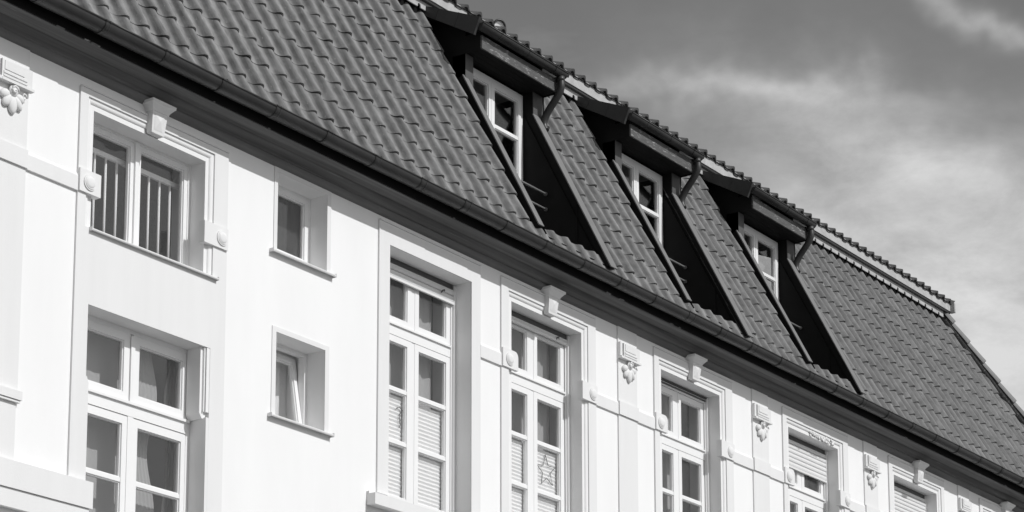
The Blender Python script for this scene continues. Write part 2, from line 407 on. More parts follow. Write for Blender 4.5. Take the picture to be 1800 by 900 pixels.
# pilasters, string course, cornice
def pilaster(x0, x1, z0=.12):
    o = MB().box(x0, x1, -.016, -.0005, z0, 9.424).build('pilaster', M_TRIM, house); return o
def ornament(parent, x0, x1):
    cx = (x0+x1)/2; mb = MB()
    k = (x1-x0)/.37
    mb.box(cx-.13*k, cx+.185*k, -.054, -.017, 9.095, 9.245)
    mb.box(cx-.185*k, cx-.145*k, -.045, -.017, 9.10, 9.25)
    mb.box(cx-.185*k, cx-.12*k, -.062, -.017, 9.075, 9.098)
    mb.box(cx-.105*k, cx+.10*k, -.060, -.053, 9.165, 9.235)
    for i in range(2): mb.box(cx-.115*k, cx+.13*k, -.061, -.053, 9.108+i*.026, 9.124+i*.026)
    mb.box(cx-.13*k, cx+.20*k, -.066, -.017, 9.0745, 9.094)
    mb.build('fluted_block', M_ORN, parent)
    f = MB(); zc = 9.02
    for i, (an, ln, wd) in enumerate(((-74, .085, .046), (-36, .105, .046), (2, .125, .052), (38, .105, .044), (76, .080, .042))):
        an = R(an)
        px, pz = cx+.005+math.sin(an)*(.045+ln*.42)*k, zc-.015-math.cos(an)*(.030+ln*.45)
        f.ell((px, -.030, pz), (wd*.86*k, .026, ln*.58), -an, 12, 10)
    f.tube([(cx+.005+(.044-.0042*j)*math.cos(j*.75)*k, -.056-.0012*j, zc+.008+(.044-.0042*j)*math.sin(j*.75)) for j in range(10)], .0085, 7)
    f.ell((cx+.005, -.042, zc+.008), (.045*k, .020, .045), 0, 14, 8)
    f.tube([(cx+.115*k+(.028-.003*j)*math.cos(j*.8)*k, -.045, zc-.01+(.034-.003*j)*math.sin(j*.8)) for j in range(8)], .008, 6)
    f.build('floral_ornament', M_ORN, parent)
PIL = [(11.67, 12.035), (20.40, 20.765), (23.235, 23.60), (26.01, 26.37), (28.74, 29.08), (31.42, 31.77)]
for i, (x0, x1) in enumerate(PIL):
    p = pilaster(x0, x1, 6.70 if i == 0 else .12)
    ornament(p, x0, x1)
    MB().box(x0-.004, x1+.004, -.034, -.0165, 8.466, 8.61).build('band_block', M_TRIM, p)
p0 = MB().box(11.68, 12.02, -.02, -.0005, 6.16, 6.61).build('pilaster', M_TRIM, house)
MB().box(11.66, 12.05, -.055, -.0005, 6.632, 6.70).box(11.67, 12.04, -.045, -.0005, 6.612, 6.628).build('pilaster_foot', M_TRIM, house)
BANDS = [(7.0, 11.66), (12.042, 12.582), (17.946, 18.291), (19.971, 20.393), (20.772, 21.111), (22.776, 23.228), (23.607, 23.944), (25.581, 26.003), (26.377, 26.689), (28.301, 28.733), (29.087, 29.419), (31.021, 31.413), (31.777, 32.75)]
for x0, x1 in BANDS:
    MB().prism([(-.0005, 8.462), (-.020, 8.466), (-.020, 8.585), (-.0005, 8.62)], x0, x1).build('string_course', M_TRIM, house)
MB().box(7.0, 12.80, -.07, -.0005, 5.945, 6.155).build('cornice', M_TRIM, house)
MB().box(7.0, 12.775, -.055, -.0005, 5.80, 5.942).build('cornice', M_TRIM, house)

# eaves: soffit boards, cove, dark fascia
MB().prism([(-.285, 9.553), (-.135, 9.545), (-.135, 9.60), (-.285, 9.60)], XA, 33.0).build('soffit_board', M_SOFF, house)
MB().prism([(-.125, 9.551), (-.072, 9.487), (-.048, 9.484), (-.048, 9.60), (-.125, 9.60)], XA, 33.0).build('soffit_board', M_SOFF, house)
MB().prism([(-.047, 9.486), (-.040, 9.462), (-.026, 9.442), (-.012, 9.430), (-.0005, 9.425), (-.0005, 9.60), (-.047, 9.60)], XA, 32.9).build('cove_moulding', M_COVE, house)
MB().prism([(-.30, 9.560), (-.29, 9.560), (-.29, 9.73), (-.30, 9.73)], XA, 33.0).build('fascia_board', M_DARKW, house)
chips = MB(); rr = random.Random(11)
for i in range(16):                       # flaked lighter timber along the lower edge of the fascia
    x = 10.5+rr.random()*21; L_ = .02+rr.random()*.12*(rr.random()+.1)
    chips.prism([(-.3015, 9.558), (-.286, 9.5515), (-.286, 9.553), (-.3015, 9.560+rr.random()*.003)], x, x+L_)
chips.build('flaked_edge', M_WEATH, house, label='flaking pale edge of the dark fascia board', kind='stuff')

# main gutter with its brackets
GY, GZ, GR = -.372, 9.695, .078
def halfround(mb, yc, zc, r, x0, x1, seg=14, t=.004, lip=.009):
    outer = [(yc+r*math.cos(math.pi+math.pi*k/seg), zc+r*math.sin(math.pi+math.pi*k/seg)) for k in range(seg+1)]
    inner = [(yc+(r-t)*math.cos(math.pi+math.pi*k/seg), zc+(r-t)*math.sin(math.pi+math.pi*k/seg)) for k in range(seg+1)]
    mb.grid([[(x0, y, z) for y, z in outer], [(x1, y, z) for y, z in outer]])
    mb.grid([[(x1, y, z) for y, z in inner], [(x0, y, z) for y, z in inner]])
    for x in (x0, x1):
        for k in range(seg): mb.quad((x,)+outer[k], (x,)+outer[k+1], (x,)+inner[k+1], (x,)+inner[k])
    mb.tube([(x0, yc-r, zc), (x1, yc-r, zc)], lip, 8)
    return mb
gut = bpy.data.objects.new('gutter', MB().tube([(XA, GY-GR+.004, GZ+.003), (33.12, GY-GR+.004, GZ+.003)], .006, 6).mesh('gutter', M_ZINC)); C.objects.link(gut); gut.parent = house
def taper(mb, r0, r1, L_, seg=14):      # one socketed length of half-round gutter
    rows = [[(x, r*math.cos(math.pi+math.pi*k/seg), r*math.sin(math.pi+math.pi*k/seg)) for k in range(seg+1)] for x, r in ((0, r0+.0015), (.03, r0), (L_, r1))]
    mb.grid(rows); mb.grid([[(p[0], p[1]*.95, p[2]*.95+.001) for p in rw] for rw in rows][::-1])
    for k in range(seg): mb.quad(rows[0][k], rows[0][k+1], tuple(c*.95 for c in rows[0][k+1]), tuple(c*.95 for c in rows[0][k]))
    mb.tube([(0, -r0, 0), (L_, -r1, 0)], .009, 8); return mb
tme = taper(MB(), GR+.0035, GR-.001, .684).mesh('gutter_section', M_ZINC)
gr_ = random.Random(21); gx = 8.36-.672*2
while gx < 32.9:
    o = link('gutter_section', tme, gut, loc=(gx+.012, GY, GZ+gr_.uniform(-.0025, .0015))); o.rotation_euler = (gr_.uniform(-.03, .03), gr_.uniform(-.002, .002), 0); gx += .672
bx = 8.36
bm_ = MB(); halfround(bm_, 0, 0, GR+.004, -.007, .007, 14, .004, .011); bme = bm_.mesh('gutter_bracket', M_ZINC)
while bx < 33:
    link('gutter_bracket', bme, gut, loc=(bx+.10+.04*math.sin(bx*9), GY, GZ)); bx += .672

# ------------------------------------------------------------------ roof
AL = R(62.5); CA, SA = math.cos(AL), math.sin(AL); RY, RZ = -.33, 9.70
def rp(x, s, h=0.0): return Vector((x, RY + s*CA - h*SA, RZ + s*SA + h*CA))
DORM = [18.73, 21.575, 24.345]         # left face of each dormer
DW = 1.40                              # dormer width
def hipx(s): return 33.05 - s*(33.05-31.25)/3.3
und = MB()
segs = [XA] + [v for d_ in DORM for v in (d_+.02, d_+1.20)] + [33.0]
for i in range(0, len(segs), 2):
    a, b = segs[i], segs[i+1]
    if i < len(segs)-2: und.quad(rp(a, -.03, -.075), rp(b, -.03, -.075), rp(b, 3.38, -.075), rp(a, 3.38, -.075))
    else: und.quad(rp(a, -.03, -.075), rp(33.05, -.03, -.075), rp(hipx(3.38), 3.38, -.075), rp(a, 3.38, -.075))
for d_ in DORM: und.quad(rp(d_+.02, -.03, -.075), rp(d_+1.2, -.03, -.075), rp(d_+1.2, .29, -.075), rp(d_+.02, .29, -.075))
# sloping end face and rear face of the steep storey
e0, e1 = rp(33.05, 0, -.02), rp(31.25, 3.38, -.02)
und.quad(e0, (33.05, 9.4, e0.z), (31.25, 8.0, e1.z), e1); und.quad((XA, 9.4, e0.z), (33.05, 9.4, e0.z), (31.25, 8.0, e1.z), (XA, 8.0, e1.z))
und.quad((XA, e0.y, e0.z), (XA, 9.4, e0.z), (XA, 8, e1.z), (XA, e1.y, e1.z))
roof = flat(und, 'roof', M_DARKW, house)

PROF = [(0, .014), (.08, .004), (.20, .0), (.36, .001), (.48, .008), (.59, .026), (.69, .043), (.79, .050), (.88, .047), (.96, .032), (1.02, .010), (1.04, .000)]
def tile_geo(mb, w, length=.405, th=.0165, cut=0, f=None, under=False):
    """one pantile, lower edge at the origin, running up the slope; f maps (u,s,h) to space"""
    PROF = globals()['PROF'][cut:]
    def P(u, s, h): return f(u*w, s, h*(1.0 - .36*s/.33) - .050 - s/.33*.004)
    n = len(PROF)
    top = [[P(u, s, h) for u, h in PROF] for s in (0, length)]
    mb.grid(top, True)
    lo = [P(u, 0.0, h-.003-(th-.003)*min(1, h/.03)) for u, h in PROF]
    for i in range(n-1): mb.quad(P(PROF[i][0], -.0002, PROF[i][1]), lo[i], lo[i+1], P(PROF[i+1][0], -.0002, PROF[i+1][1]))
    u, h = PROF[-1]
    mb.quad(P(u+.001, 0, h), P(u+.001, 0, h-th), P(u+.001, length, h-th), P(u+.001, length, h))
    if under: mb.grid([[P(u_, s, h_-th) for u_, h_ in PROF] for s in (length, 0)], True)
    return mb
# tile columns per strip of roof: right edge of each column, tile width
tiles = []; cutset = set()
def strip(xr, w, n, s_lo=0, s_hi=10, cond=None):
    for j in range(n):
        x0 = xr - w*(j+1)
        for k in range(10):
            if cond is None or cond(x0, k): tiles.append((x0-.045, .026+.33*k, w))
strip(18.645, .2345, 40)
for i, (xr, xl) in enumerate(((21.485, 19.895), (24.25, 22.72))):
    n = 7; strip(xr, (xr-xl)/n, n); cutset.add(round(xr-(xr-xl)/n*n-.045, 4))
xl = 25.50; w4 = .2215; cutset.add(round(xl-.045, 4))
for j in range(36):
    x0 = xl + j*w4
    for k in range(10):
        s = .008+.33*k
        if x0 < hipx(s)+.03: tiles.append((x0-.045, s+.018, w4))
for d_ in DORM:                       # the lowest course runs on below the dormer recess
    n = 5; gap0 = {0: 18.645, 1: 21.485, 2: 24.25}[DORM.index(d_)]; gap1 = {0: 19.895, 1: 22.72, 2: 25.50}[DORM.index(d_)]
    for j in range(n): tiles.append((gap0-.045+(gap1-gap0)/n*j, .008-.012, (gap1-gap0)/n))
vis = []
rest = []
for t in tiles:
    u, v, z = proj(rp(t[0]+.1, t[1]+.15))
    inside = -15 < u < 1815 and -15 < v < 915
    size = z if inside else 999
    vis.append((size, t))
vis.sort(key=lambda q: q[0])
meshes = {}
def tcut(x0, s): return 4 if (round(x0, 4) in cutset and s > .1) else 0
def grime(me, w, us=None):      # shade painted as a dark band on the left flank of each roll
    at = me.attributes.new('grime', 'FLOAT', 'POINT')  # holds the painted shade of the roll flank
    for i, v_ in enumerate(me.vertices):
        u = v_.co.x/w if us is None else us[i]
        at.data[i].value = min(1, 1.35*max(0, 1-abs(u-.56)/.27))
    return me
def tile_mesh(w, cut):
    key = (round(w, 4), cut)
    if key not in meshes:
        mb = MB(); tile_geo(mb, w, cut=cut, f=lambda x, s, h: Vector((x, s*CA - h*SA, s*SA + h*CA)))
        mb.cols = True; meshes[key] = grime(mb.mesh('roof_tile', M_TILE), w)  # paints the flank shade on the tile
    return meshes[key]
jr = random.Random(5)
for size, (x0, s, w_) in vis[:300]:
    o = link('roof_tile', tile_mesh(w_, tcut(x0, s)), roof, loc=rp(x0+jr.uniform(-.003, .003), s+jr.uniform(-.005, .005), jr.uniform(-.002, .003)))
    o.rotation_euler = (jr.uniform(-.006, .006), jr.uniform(-.008, .008), jr.uniform(-.006, .006))
def stuff_tiles(lst, name, clip):
    mb = MB(); tone = []; us = []
    for size, (x0, s, w_) in lst:
        n0 = len(mb.f); n1 = len(mb.v); jx, js, jh = jr.uniform(-.003, .003), jr.uniform(-.005, .005), jr.uniform(-.002, .003)
        tile_geo(mb, w_, cut=tcut(x0, s), f=lambda x, t, h: rp(x0+x+jx, s+t+js, h+jh))
        tone += [jr.random()] * (len(mb.f)-n0); us += [(v_[0]-x0-jx)/w_ for v_ in mb.v[n1:]]
    me = bpy.data.meshes.new(name); me.from_pydata(mb.v, [], mb.f); me.polygons.foreach_set('use_smooth', mb.sm)
    at = me.attributes.new('tone', 'FLOAT', 'FACE'); at.data.foreach_set('value', tone); grime(me, 1, us)  # tile tone, and the painted flank shade
    bm = bmesh.new(); bm.from_mesh(me)
    h0, h1 = Vector((33.05, RY, 0)), Vector((31.25, RY+3.3*CA, 0)); nn = Vector(((h1-h0).y, -(h1-h0).x, 0))
    if nn.x < 0: nn = -nn
    bmesh.ops.bisect_plane(bm, geom=bm.verts[:]+bm.edges[:]+bm.faces[:], plane_co=h0, plane_no=nn, clear_outer=True)
    bm.to_mesh(me); bm.free(); me.materials.append(M_TILEM); me.update()
    return link(name, me, roof, kind='stuff')
stuff_tiles(vis[300:], 'roof_tile', True)

# hip tiles
H0, H1 = rp(33.02, -.02, .0), rp(31.12, 3.34, .0)
hd = (H1-H0).normalized(); HL = (H1-H0).length
side = hd.cross(Vector((0, 0, 1))).normalized(); upv = side.cross(hd).normalized()
if upv.z < 0: upv = -upv
hm = MB(); LT = .42
rows = []
for tt, r_ in ((0, .098), (.02, .100), (.21, .090), (LT, .078)):
    rows.append([hd*tt + side*math.cos(math.pi*(k/10*1.1-.05))*r_ + upv*(math.sin(math.pi*(k/10*1.1-.05))*r_*.9 - .02 + (.014 if tt < .1 else .014-.014*tt/LT)) for k in range(11)])
hm.grid(rows); 
inner = [p*1.0 - upv*.018 for p in rows[0]]
for k in range(10): hm.quad(rows[0][k], rows[0][k+1], inner[k+1], inner[k])
hme = hm.mesh('hip_tile', M_HIP)
mo = MB(); mo.tube([H0-upv*.025, H1-upv*.025], .062, 10); mo.build('mortar_bed', M_WEATH, roof)
t = 0
while t < HL:
    o = link('hip_tile', hme, roof, loc=H0 + hd*t + upv*jr.uniform(-.004, .006)); t += .365

# top of the steep storey: notched plaster strip, batten, eaves board, overhanging tile ends
TW = .2245
mb = MB(); pts = []
x = XA; XR = 31.02
lower = []
ph = (25.50 + .24*w4)
x = ph - w4*90
while x < XR:
    if x > XA+.2:
        hw = .027
        lower += [(x-hw, 12.572), (x-hw*.8, 12.604), (x, 12.616), (x+hw*.8, 12.604), (x+hw, 12.572)]
    x += w4
zt = 12.66
prev = (XA, 12.572)
for p in lower + [(XR, 12.572)]:          # vertical ribbon between the notched lower edge and the batten
    mb.quad((prev[0], 1.146, prev[1]), (p[0], 1.146, p[1]), (p[0], 1.146, zt), (prev[0], 1.146, zt))
    mb.quad((prev[0], 1.146, prev[1]), (p[0], 1.146, p[1]), (p[0], 1.160, p[1]), (prev[0], 1.160, prev[1]))
    prev = p
flat(mb, 'notched_strip', M_BOARD, roof)
XE = 31.20
MB().box(XA, XR, 1.19, 1.21, 12.50, 12.69).build('strip_backing', M_DARKW, roof)
MB().box(XA, XE-.02, 1.106, 1.17, 12.655, 12.683).build('eaves_batten', M_ZINC, roof)
MB().box(XA, XE, 1.095, 1.150, 12.684, 12.82).build('eaves_board', M_BOARD, roof)
MB().box(XE-.04, XE+.0, 1.03, 1.101, 12.66, 12.80).build('eaves_board', M_BOARD, roof)
UA = R(24); UC, US = math.cos(UA), math.sin(UA)
def up(x, s, h): return Vector((x, 1.05 + s*UC - h*US, 12.852 + s*US + h*UC))
em = MB(); tile_geo(em, TW, f=lambda x, s, h: Vector((x, s*UC - (h*1.25)*US, s*US + h*1.25*UC)), th=.022, under=True); eme = em.mesh('eaves_tile', M_EAVET)
x = 21.253 - TW
while x > 11: x -= TW
UT = []
while x < XE-.1:
    u, v, z = proj((x+.1, 1.05, 12.8))
    if v > -30: link('eaves_tile', eme, roof, loc=up(x, jr.uniform(-.008, .004), jr.uniform(-.003, .003)))
    UT.append(x); x += TW
um = MB()
for x in UT:
    for k in range(1, 6): tile_geo(um, TW, f=lambda xx, s, h: up(x+xx, s+k*.33, h))
me = um.mesh('upper_roof_tile', M_EAVET); link('upper_roof_tile', me, roof, kind='stuff')
flat(MB().quad(up(XA, 0, -.06), up(XE, 0, -.06), up(XE, 4.2, -.06), up(XA, 4.2, -.06)).quad(up(XA, 4.2, -.06), up(XE, 4.2, -.06), (XE, 9, 12.7), (XA, 9, 12.7)), 'upper_roof', M_DARKW, roof)
MB().poly([up(XE, -.02, .0), up(XE, .6, .0), up(XE, .6, -.14), up(XE, .02, -.12)]).build('gable_edge', M_BOARD, roof)
# round vent on the upper roof
c0 = Vector((20.24, 1.40, 13.085)); axis = Vector((-.35, -.85, -.25)).normalized(); e1 = Vector((0, 0, 1)).cross(axis).normalized(); e2 = axis.cross(e1)
def ring(r, h): return [c0 + axis*h + e1*math.cos(2*math.pi*k/24)*r + e2*math.sin(2*math.pi*k/24)*r for k in range(24)]
v = MB(); v.grid([ring(.070, -.03), ring(.070, .012)], True, True); v.grid([ring(.070, .004), ring(.045, .0), ring(.0, -.004)], True, True)
rv = v.build('roof_vent', M_FRAME, roof)
v = MB(); v.tube(ring(.076, .012)+ring(.076, .012)[:1], .012, 8); v.tube([c0-Vector((0, 0, .05)), c0-Vector((0, -.02, .25))], .04, 10); v.build('vent_rim', M_ZINC, roof)

# ------------------------------------------------------------------ windows
def pane(mb_parent, x0, x1, z0, z1, y, parent):
    return MB().box(x0, x1, y, y+.006, z0, z1).build('pane', M_GLASS, parent)
def frame_bars(mb, rects, y0, y1):
    for x0, x1, z0, z1 in rects: mb.box(x0, x1, y0, y1, z0, z1)
    return mb
def sash(parent, x0, x1, z0, z1, y, bars=(), fw=.045, name='sash', g=.010):
    """timber sash: bevelled outer members, glazing bars and a pane in every opening"""
    mb = MB()
    sheet(mb, x0, x1, z0, z1, y, y+.045, [(x0+fw, x1-fw, z0+fw, z1-fw)])
    bars = sorted(bars)                                    # rebate step round the glass
    zz = [z0+fw] + [v_ for b_ in bars for v_ in (b_-.018, b_+.018)] + [z1-fw]
    for b_ in bars: sheet(mb, x0+fw, x1-fw, b_-.018, b_+.018, y+.004, y+.045)
    for i in range(0, len(zz), 2):
        sheet(mb, x0+fw, x1-fw, zz[i], zz[i+1], y+.014, y+.044, [(x0+fw+g, x1-fw-g, zz[i]+g, zz[i+1]-g)])
    o = flat(mb, name, M_FRAME, parent)
    for i in range(0, len(zz), 2): pane(None, x0+fw+.002, x1-fw-.002, zz[i]+.002, zz[i+1]-.002, y+.030, parent)
    return o
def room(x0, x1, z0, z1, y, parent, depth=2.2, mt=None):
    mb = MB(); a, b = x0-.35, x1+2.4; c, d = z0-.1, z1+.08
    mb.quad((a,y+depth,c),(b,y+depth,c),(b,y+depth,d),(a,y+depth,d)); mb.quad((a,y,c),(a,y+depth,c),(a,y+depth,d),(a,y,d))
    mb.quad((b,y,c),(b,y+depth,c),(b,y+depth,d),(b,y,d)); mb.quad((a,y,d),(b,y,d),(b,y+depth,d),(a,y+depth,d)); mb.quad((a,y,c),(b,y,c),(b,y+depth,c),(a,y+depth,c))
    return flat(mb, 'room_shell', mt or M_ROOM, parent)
def curtain(x0, x1, z0, z1, y, label, pinch=0, b0=0, b1=0, group=None, amp=.012, waves=None, v=None):
    mb = MB(); n = 40; rows = []
    for i in range(41):
        t = i/40; z = z1+(z0-z1)*t; pr = math.sin(math.pi*min(1, t*1.0))*pinch
        a, b = x0, x1-pr*(x1-x0) if pinch > 0 else x1
        a += b0*math.sin(z*6.5-1.0); b += b1*math.sin(z*6.5-1.0)
        rows.append([(a+(b-a)*k/n, y+amp*math.sin(k*1.25+math.sin(t*3)*.6), z) for k in range(n+1)])
    mb.grid(rows)
    o = mb.build('curtain', v or M_CURT, None, label=label, cat='curtain', group=group); return o
def blind(parent, x0, x1, z0, z1, y):
    mb = MB(); n = int((z1-z0)/.019); rows = []
    for i in range(n+1):
        z = z1 - i*(z1-z0)/n; rows.append([(x0, y+(.009 if i % 2 else 0), z), (x1, y+(.009 if i % 2 else 0), z)])
    mb.grid(rows, False); return flat(mb, 'pleated_blind', M_BLIND, parent)
def slats(parent, x0, x1, z0, z1, y, pitch=.052, first=True):
    n = max(1, round((z1-z0)/pitch)); p = (z1-z0)/n
    for i in range(n):
        a = z0+i*p; prof = [(y, a+.003), (y-.006, a+.010), (y-.009, a+p*.5), (y-.006, a+p-.008), (y, a+p-.002), (y+.008, a+p-.002), (y+.008, a+.003)]
        MB().prism(prof, x0, x1).build('shutter_slat', M_SHUT, parent)
    MB().box(x0, x1, y-.012, y+.012, z0-.026, z0-.001).build('shutter_end_bar', M_SHUT, parent)

def tall_window(k, shutter=None, blinds=False, y=.20):
    a, b, c, d = OPEN[k]; cx = (a+b)/2 + (.0 if k != 3 else .01)
    # outer frame with shutter guides
    mb = MB(); sheet(mb, a+.0005, b-.0005, c, d+.02, y-.02, y+.08, [(a+.045, b-.045, c+.05, d-.075)])
    for sx in (-1, 1):
        xo = a if sx < 0 else b
        mb.box(min(xo, xo-sx*.028), max(xo, xo-sx*.028), y-.045, y-.021, c, d-.012)
    win = mb.build('window', M_FRAME, house)
    hw = (b-a)/2-.05
    zt = 8.505                                       # transom
    mb = MB().box(a+.046, b-.046, y-.012, y+.06, zt-.055, zt+.055).box(a+.046, b-.046, y-.030, y-.013, zt+.038, zt+.055).box(cx-.030, cx+.030, y-.004, y+.06, c+.05, zt-.056).box(cx-.035, cx+.035, y-.004, y+.06, zt+.056, d-.07)
    mb.build('transom', M_FRAME, win)
    for s0, s1 in ((cx-hw, cx-.022), (cx+.022, cx+hw)):
        sash(win, s0+(.0 if s0 < cx-.1 else .004), s1-.004, zt+.057, 9.10, y-.008, fw=.062)
        sash(win, s0+(.0 if s0 < cx-.1 else .004), s1-.004, c+.055, zt-.058, y-.008, bars=(7.935, 7.435), fw=.062)
        if blinds:
            blind(win, s0+.05, s1-.05, c+.10, 7.895, y+.05)
    if shutter is None: MB().box(a+.03, b-.03, y-.03, y-.022, 9.125, 9.14).box(a+.03, b-.03, y-.04, y-.022, 9.155, 9.17).build('shutter_box_edge', M_POST, win)
    else:
        slats(win, a+.03, b-.03, shutter, 9.125, y-.035)
        MB().box(a+.03, b-.03, y-.03, y-.022, 9.13, 9.178).build('shutter_box_edge', M_POST, win)
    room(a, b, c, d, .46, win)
    return win
W3 = tall_window(3, shutter=9.00, blinds=True, y=.215)
W4 = tall_window(4, shutter=9.085, blinds=True)
W5 = tall_window(5)
W6 = tall_window(6, shutter=8.80)
W7 = tall_window(7, shutter=8.1)
W8 = tall_window(8)
# shutter stops
for wv, xs in ((W3, 17.55), (W4, 19.50)):
    zz = 9.055 if wv is W3 else 9.09
    MB().tube([(xs, .16, zz-.02), (xs, .145, zz), (xs+.03, .145, zz+.015), (xs+.05, .16, zz+.012)], .007, 6).build('shutter_stop', M_WIRE, wv)

# railed window
a, b, c, d = OPEN[1]; y = .185; cx = 13.415
mb = MB(); sheet(mb, a+.0005, b-.0005, c+.012, d+.02, y-.012, y+.07, [(a+.03, b-.03, c+.06, d-.02)])
W1 = mb.build('window', M_FRAME, house)
for s0, s1 in ((a+.018, cx-.006), (cx+.006, b-.018)): sash(W1, s0, s1, c+.045, d-.010, y-.004, fw=.054)
MB().box(cx-.020, cx+.020, y-.022, y-.005, c+.05, d-.012).build('astragal', M_FRAME, W1)
MB().prism([(-.048, 8.176), (-.052, 8.184), (-.046, 8.196), (.17, 8.214), (.17, 8.20), (-.040, 8.186), (-.042, 8.176)], 12.725, 14.19).build('window_sill', M_SILLM, W1)
MB().box(12.72, 12.7245, -.052, .0, 8.174, 8.206).build('sill_end', M_SILLM, W1); MB().box(14.1905, 14.195, -.052, .0, 8.174, 8.206).build('sill_end', M_SILLM, W1)
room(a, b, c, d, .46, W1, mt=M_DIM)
ry_ = .30
for x0, x1 in ((12.80, 13.48), (13.49, 14.18)):
    rl = MB().box(x0+.01, x1-.01, ry_-.012, ry_+.012, 9.000, 9.042).build('guard_rail', M_RAIL, W1)
    n = 5
for i in range(11):
    x = 12.905 - .09 + i*.1255
    MB().tube([(x, ry_, 8.15), (x, ry_, 9.00)], .011, 8).build('rail_bar', M_RAIL, W1)

# tall window under the bay
a, b, c, d = OPEN[2]; y = .165; cx = 13.42; a2, b2 = 12.765, 14.106
mb = MB(); sheet(mb, a+.0005, b-.0005, c, d+.02, y, y+.08, [(a2+.04, b2-.04, c+.05, d-.035)])
W2 = mb.build('window', M_FRAME, house)
zt = 6.915
MB().box(a2+.04, b2-.04, y-.004, y+.06, zt-.055, zt+.055).box(a2+.02, b2-.02, y-.024, y-.0005, zt+.040, zt+.062).box(cx-.032, cx+.032, y-.002, y+.06, 5.35, zt-.056).box(cx-.022, cx+.022, y-.012, y-.0005, zt+.065, d-.05).build('transom', M_FRAME, W2)
for s0, s1 in ((a2+.02, cx-.018), (cx+.018, b2-.02)):
    sash(W2, s0, s1, zt+.064, d-.035, y+.004, fw=.07)
    sash(W2, s0, s1, 5.36, zt-.058, y+.004, bars=(6.325, 5.86), fw=.07)
room(a, b, c, d, .46, W2)

# small windows
a, b, c, d = OPEN['s1']; y = .19
mb = MB(); sheet(mb, a+.0005, b-.0005, c+.01, d+.02, y, y+.07, [(a+.024, b-.024, c+.09, d-.022)])
S1 = mb.build('window', M_FRAME, house); sash(S1, a+.020, b-.020, c+.085, d-.018, y+.004, fw=.050); room(a, b, c, d, .46, S1, mt=M_DIM)
a, b, c, d = OPEN['s2']; y = .20
mb = MB(); sheet(mb, a+.0005, b-.0005, c+.01, d+.02, y, y+.07, [(a+.035, b-.035, c+.06, d-.03)])
S2 = mb.build('window', M_FRAME, house); room(a, b, c, d, .46, S2)
ts = sash(S2, a+.03, b-.03, c+.05, d-.025, 0, fw=.052)     # tilted inwards
kids = [o_ for o_ in S2.children if o_.name.startswith(('sash', 'pane'))]
for o_ in kids:
    o_.matrix_local = Matrix.Translation((0, y+.006, c+.05)) @ Matrix.Rotation(R(-9), 4, 'X') @ Matrix.Translation((0, 0, -(c+.05)))
for (a, b, c, d), S in ((OPEN['s1'], S1), (OPEN['s2'], S2)):
    x0, x1, z = a-.085, b+.085, c-.022
    MB().prism([(-.046, z-.004), (-.050, z+.006), (-.044, z+.018), (.18, z+.034), (.18, z+.022), (-.038, z+.008), (-.040, z-.004)], x0, x1).build('window_sill', M_SILLM, S)
    MB().box(x0-.005, x0-.0005, -.050, 0, z-.006, z+.028).build('sill_end', M_SILLM, S); MB().box(x1+.0005, x1+.005, -.050, 0, z-.006, z+.028).build('sill_end', M_SILLM, S)

# ------------------------------------------------------------------ curtains and decorations
curtain(16.45, 17.69, 6.8, 9.2, .38, 'plain sheer curtain behind the tall window with the dotted shutter edge')
curtain(18.4, 19.70, 6.8, 9.2, .38, 'plain sheer curtain behind the window with the wire star')
curtain(21.2, 22.28, 6.8, 9.2, .38, 'plain sheer curtain behind the middle tall window, first with an ornament each side')
curtain(24.1, 25.3, 6.8, 9.2, .38, 'curtain behind the window with the half lowered roller shutter')
curtain(12.7, 13.52, 5.3, 7.6, .40, 'plain pale curtain filling the left sashes of the lowest window at left', amp=.002)
curtain(13.55, 13.87, 5.3, 7.6, .36, 'gathered drape hanging left in the right sash of the lowest window', amp=.004, b1=.05)
curtain(14.04, 14.32, 5.3, 7.6, .36, 'gathered drape hanging right in the right sash of the lowest window', amp=.004, b0=-.035)
curtain(14.982, 15.63, 7.21, 7.94, .43, 'pale curtain behind the small tilted window', v=M_BLIND, amp=.006)
curtain(14.985, 15.63, 8.67, 9.38, .262, 'dark sheet added behind the upper of the two small windows to darken it', v=M_LINER, amp=.003)  # added dark liner, keeps the pane evenly dark
def wire_star(cx, cz, r, y, label, rot=.1):
    pts = []
    for i in range(11):
        rr_ = r if i % 2 == 0 else r*.42; an = math.pi/2 + i*math.pi/5 + rot
        pts.append((cx+rr_*math.cos(an), y, cz+rr_*math.sin(an)))
    MB().tube(pts, .0045, 6).build('wire_star', M_WIRE, None, label=label, cat='window decoration')
wire_star(19.43, 7.69, .170, .240, 'thin wire star hanging in the pane against a pleated blind')
MB().tube([(16.99, .252, 7.78), (17.03, .252, 7.80), (17.075, .252, 7.775), (17.035, .252, 7.73), (17.03, .252, 7.69), (17.045, .252, 7.63), (17.03, .252, 7.60)], .005, 6).build('wire_ornament', M_WIRE, None, label='small hooked wire ornament in the left sash above the stone ledge', cat='window decoration')

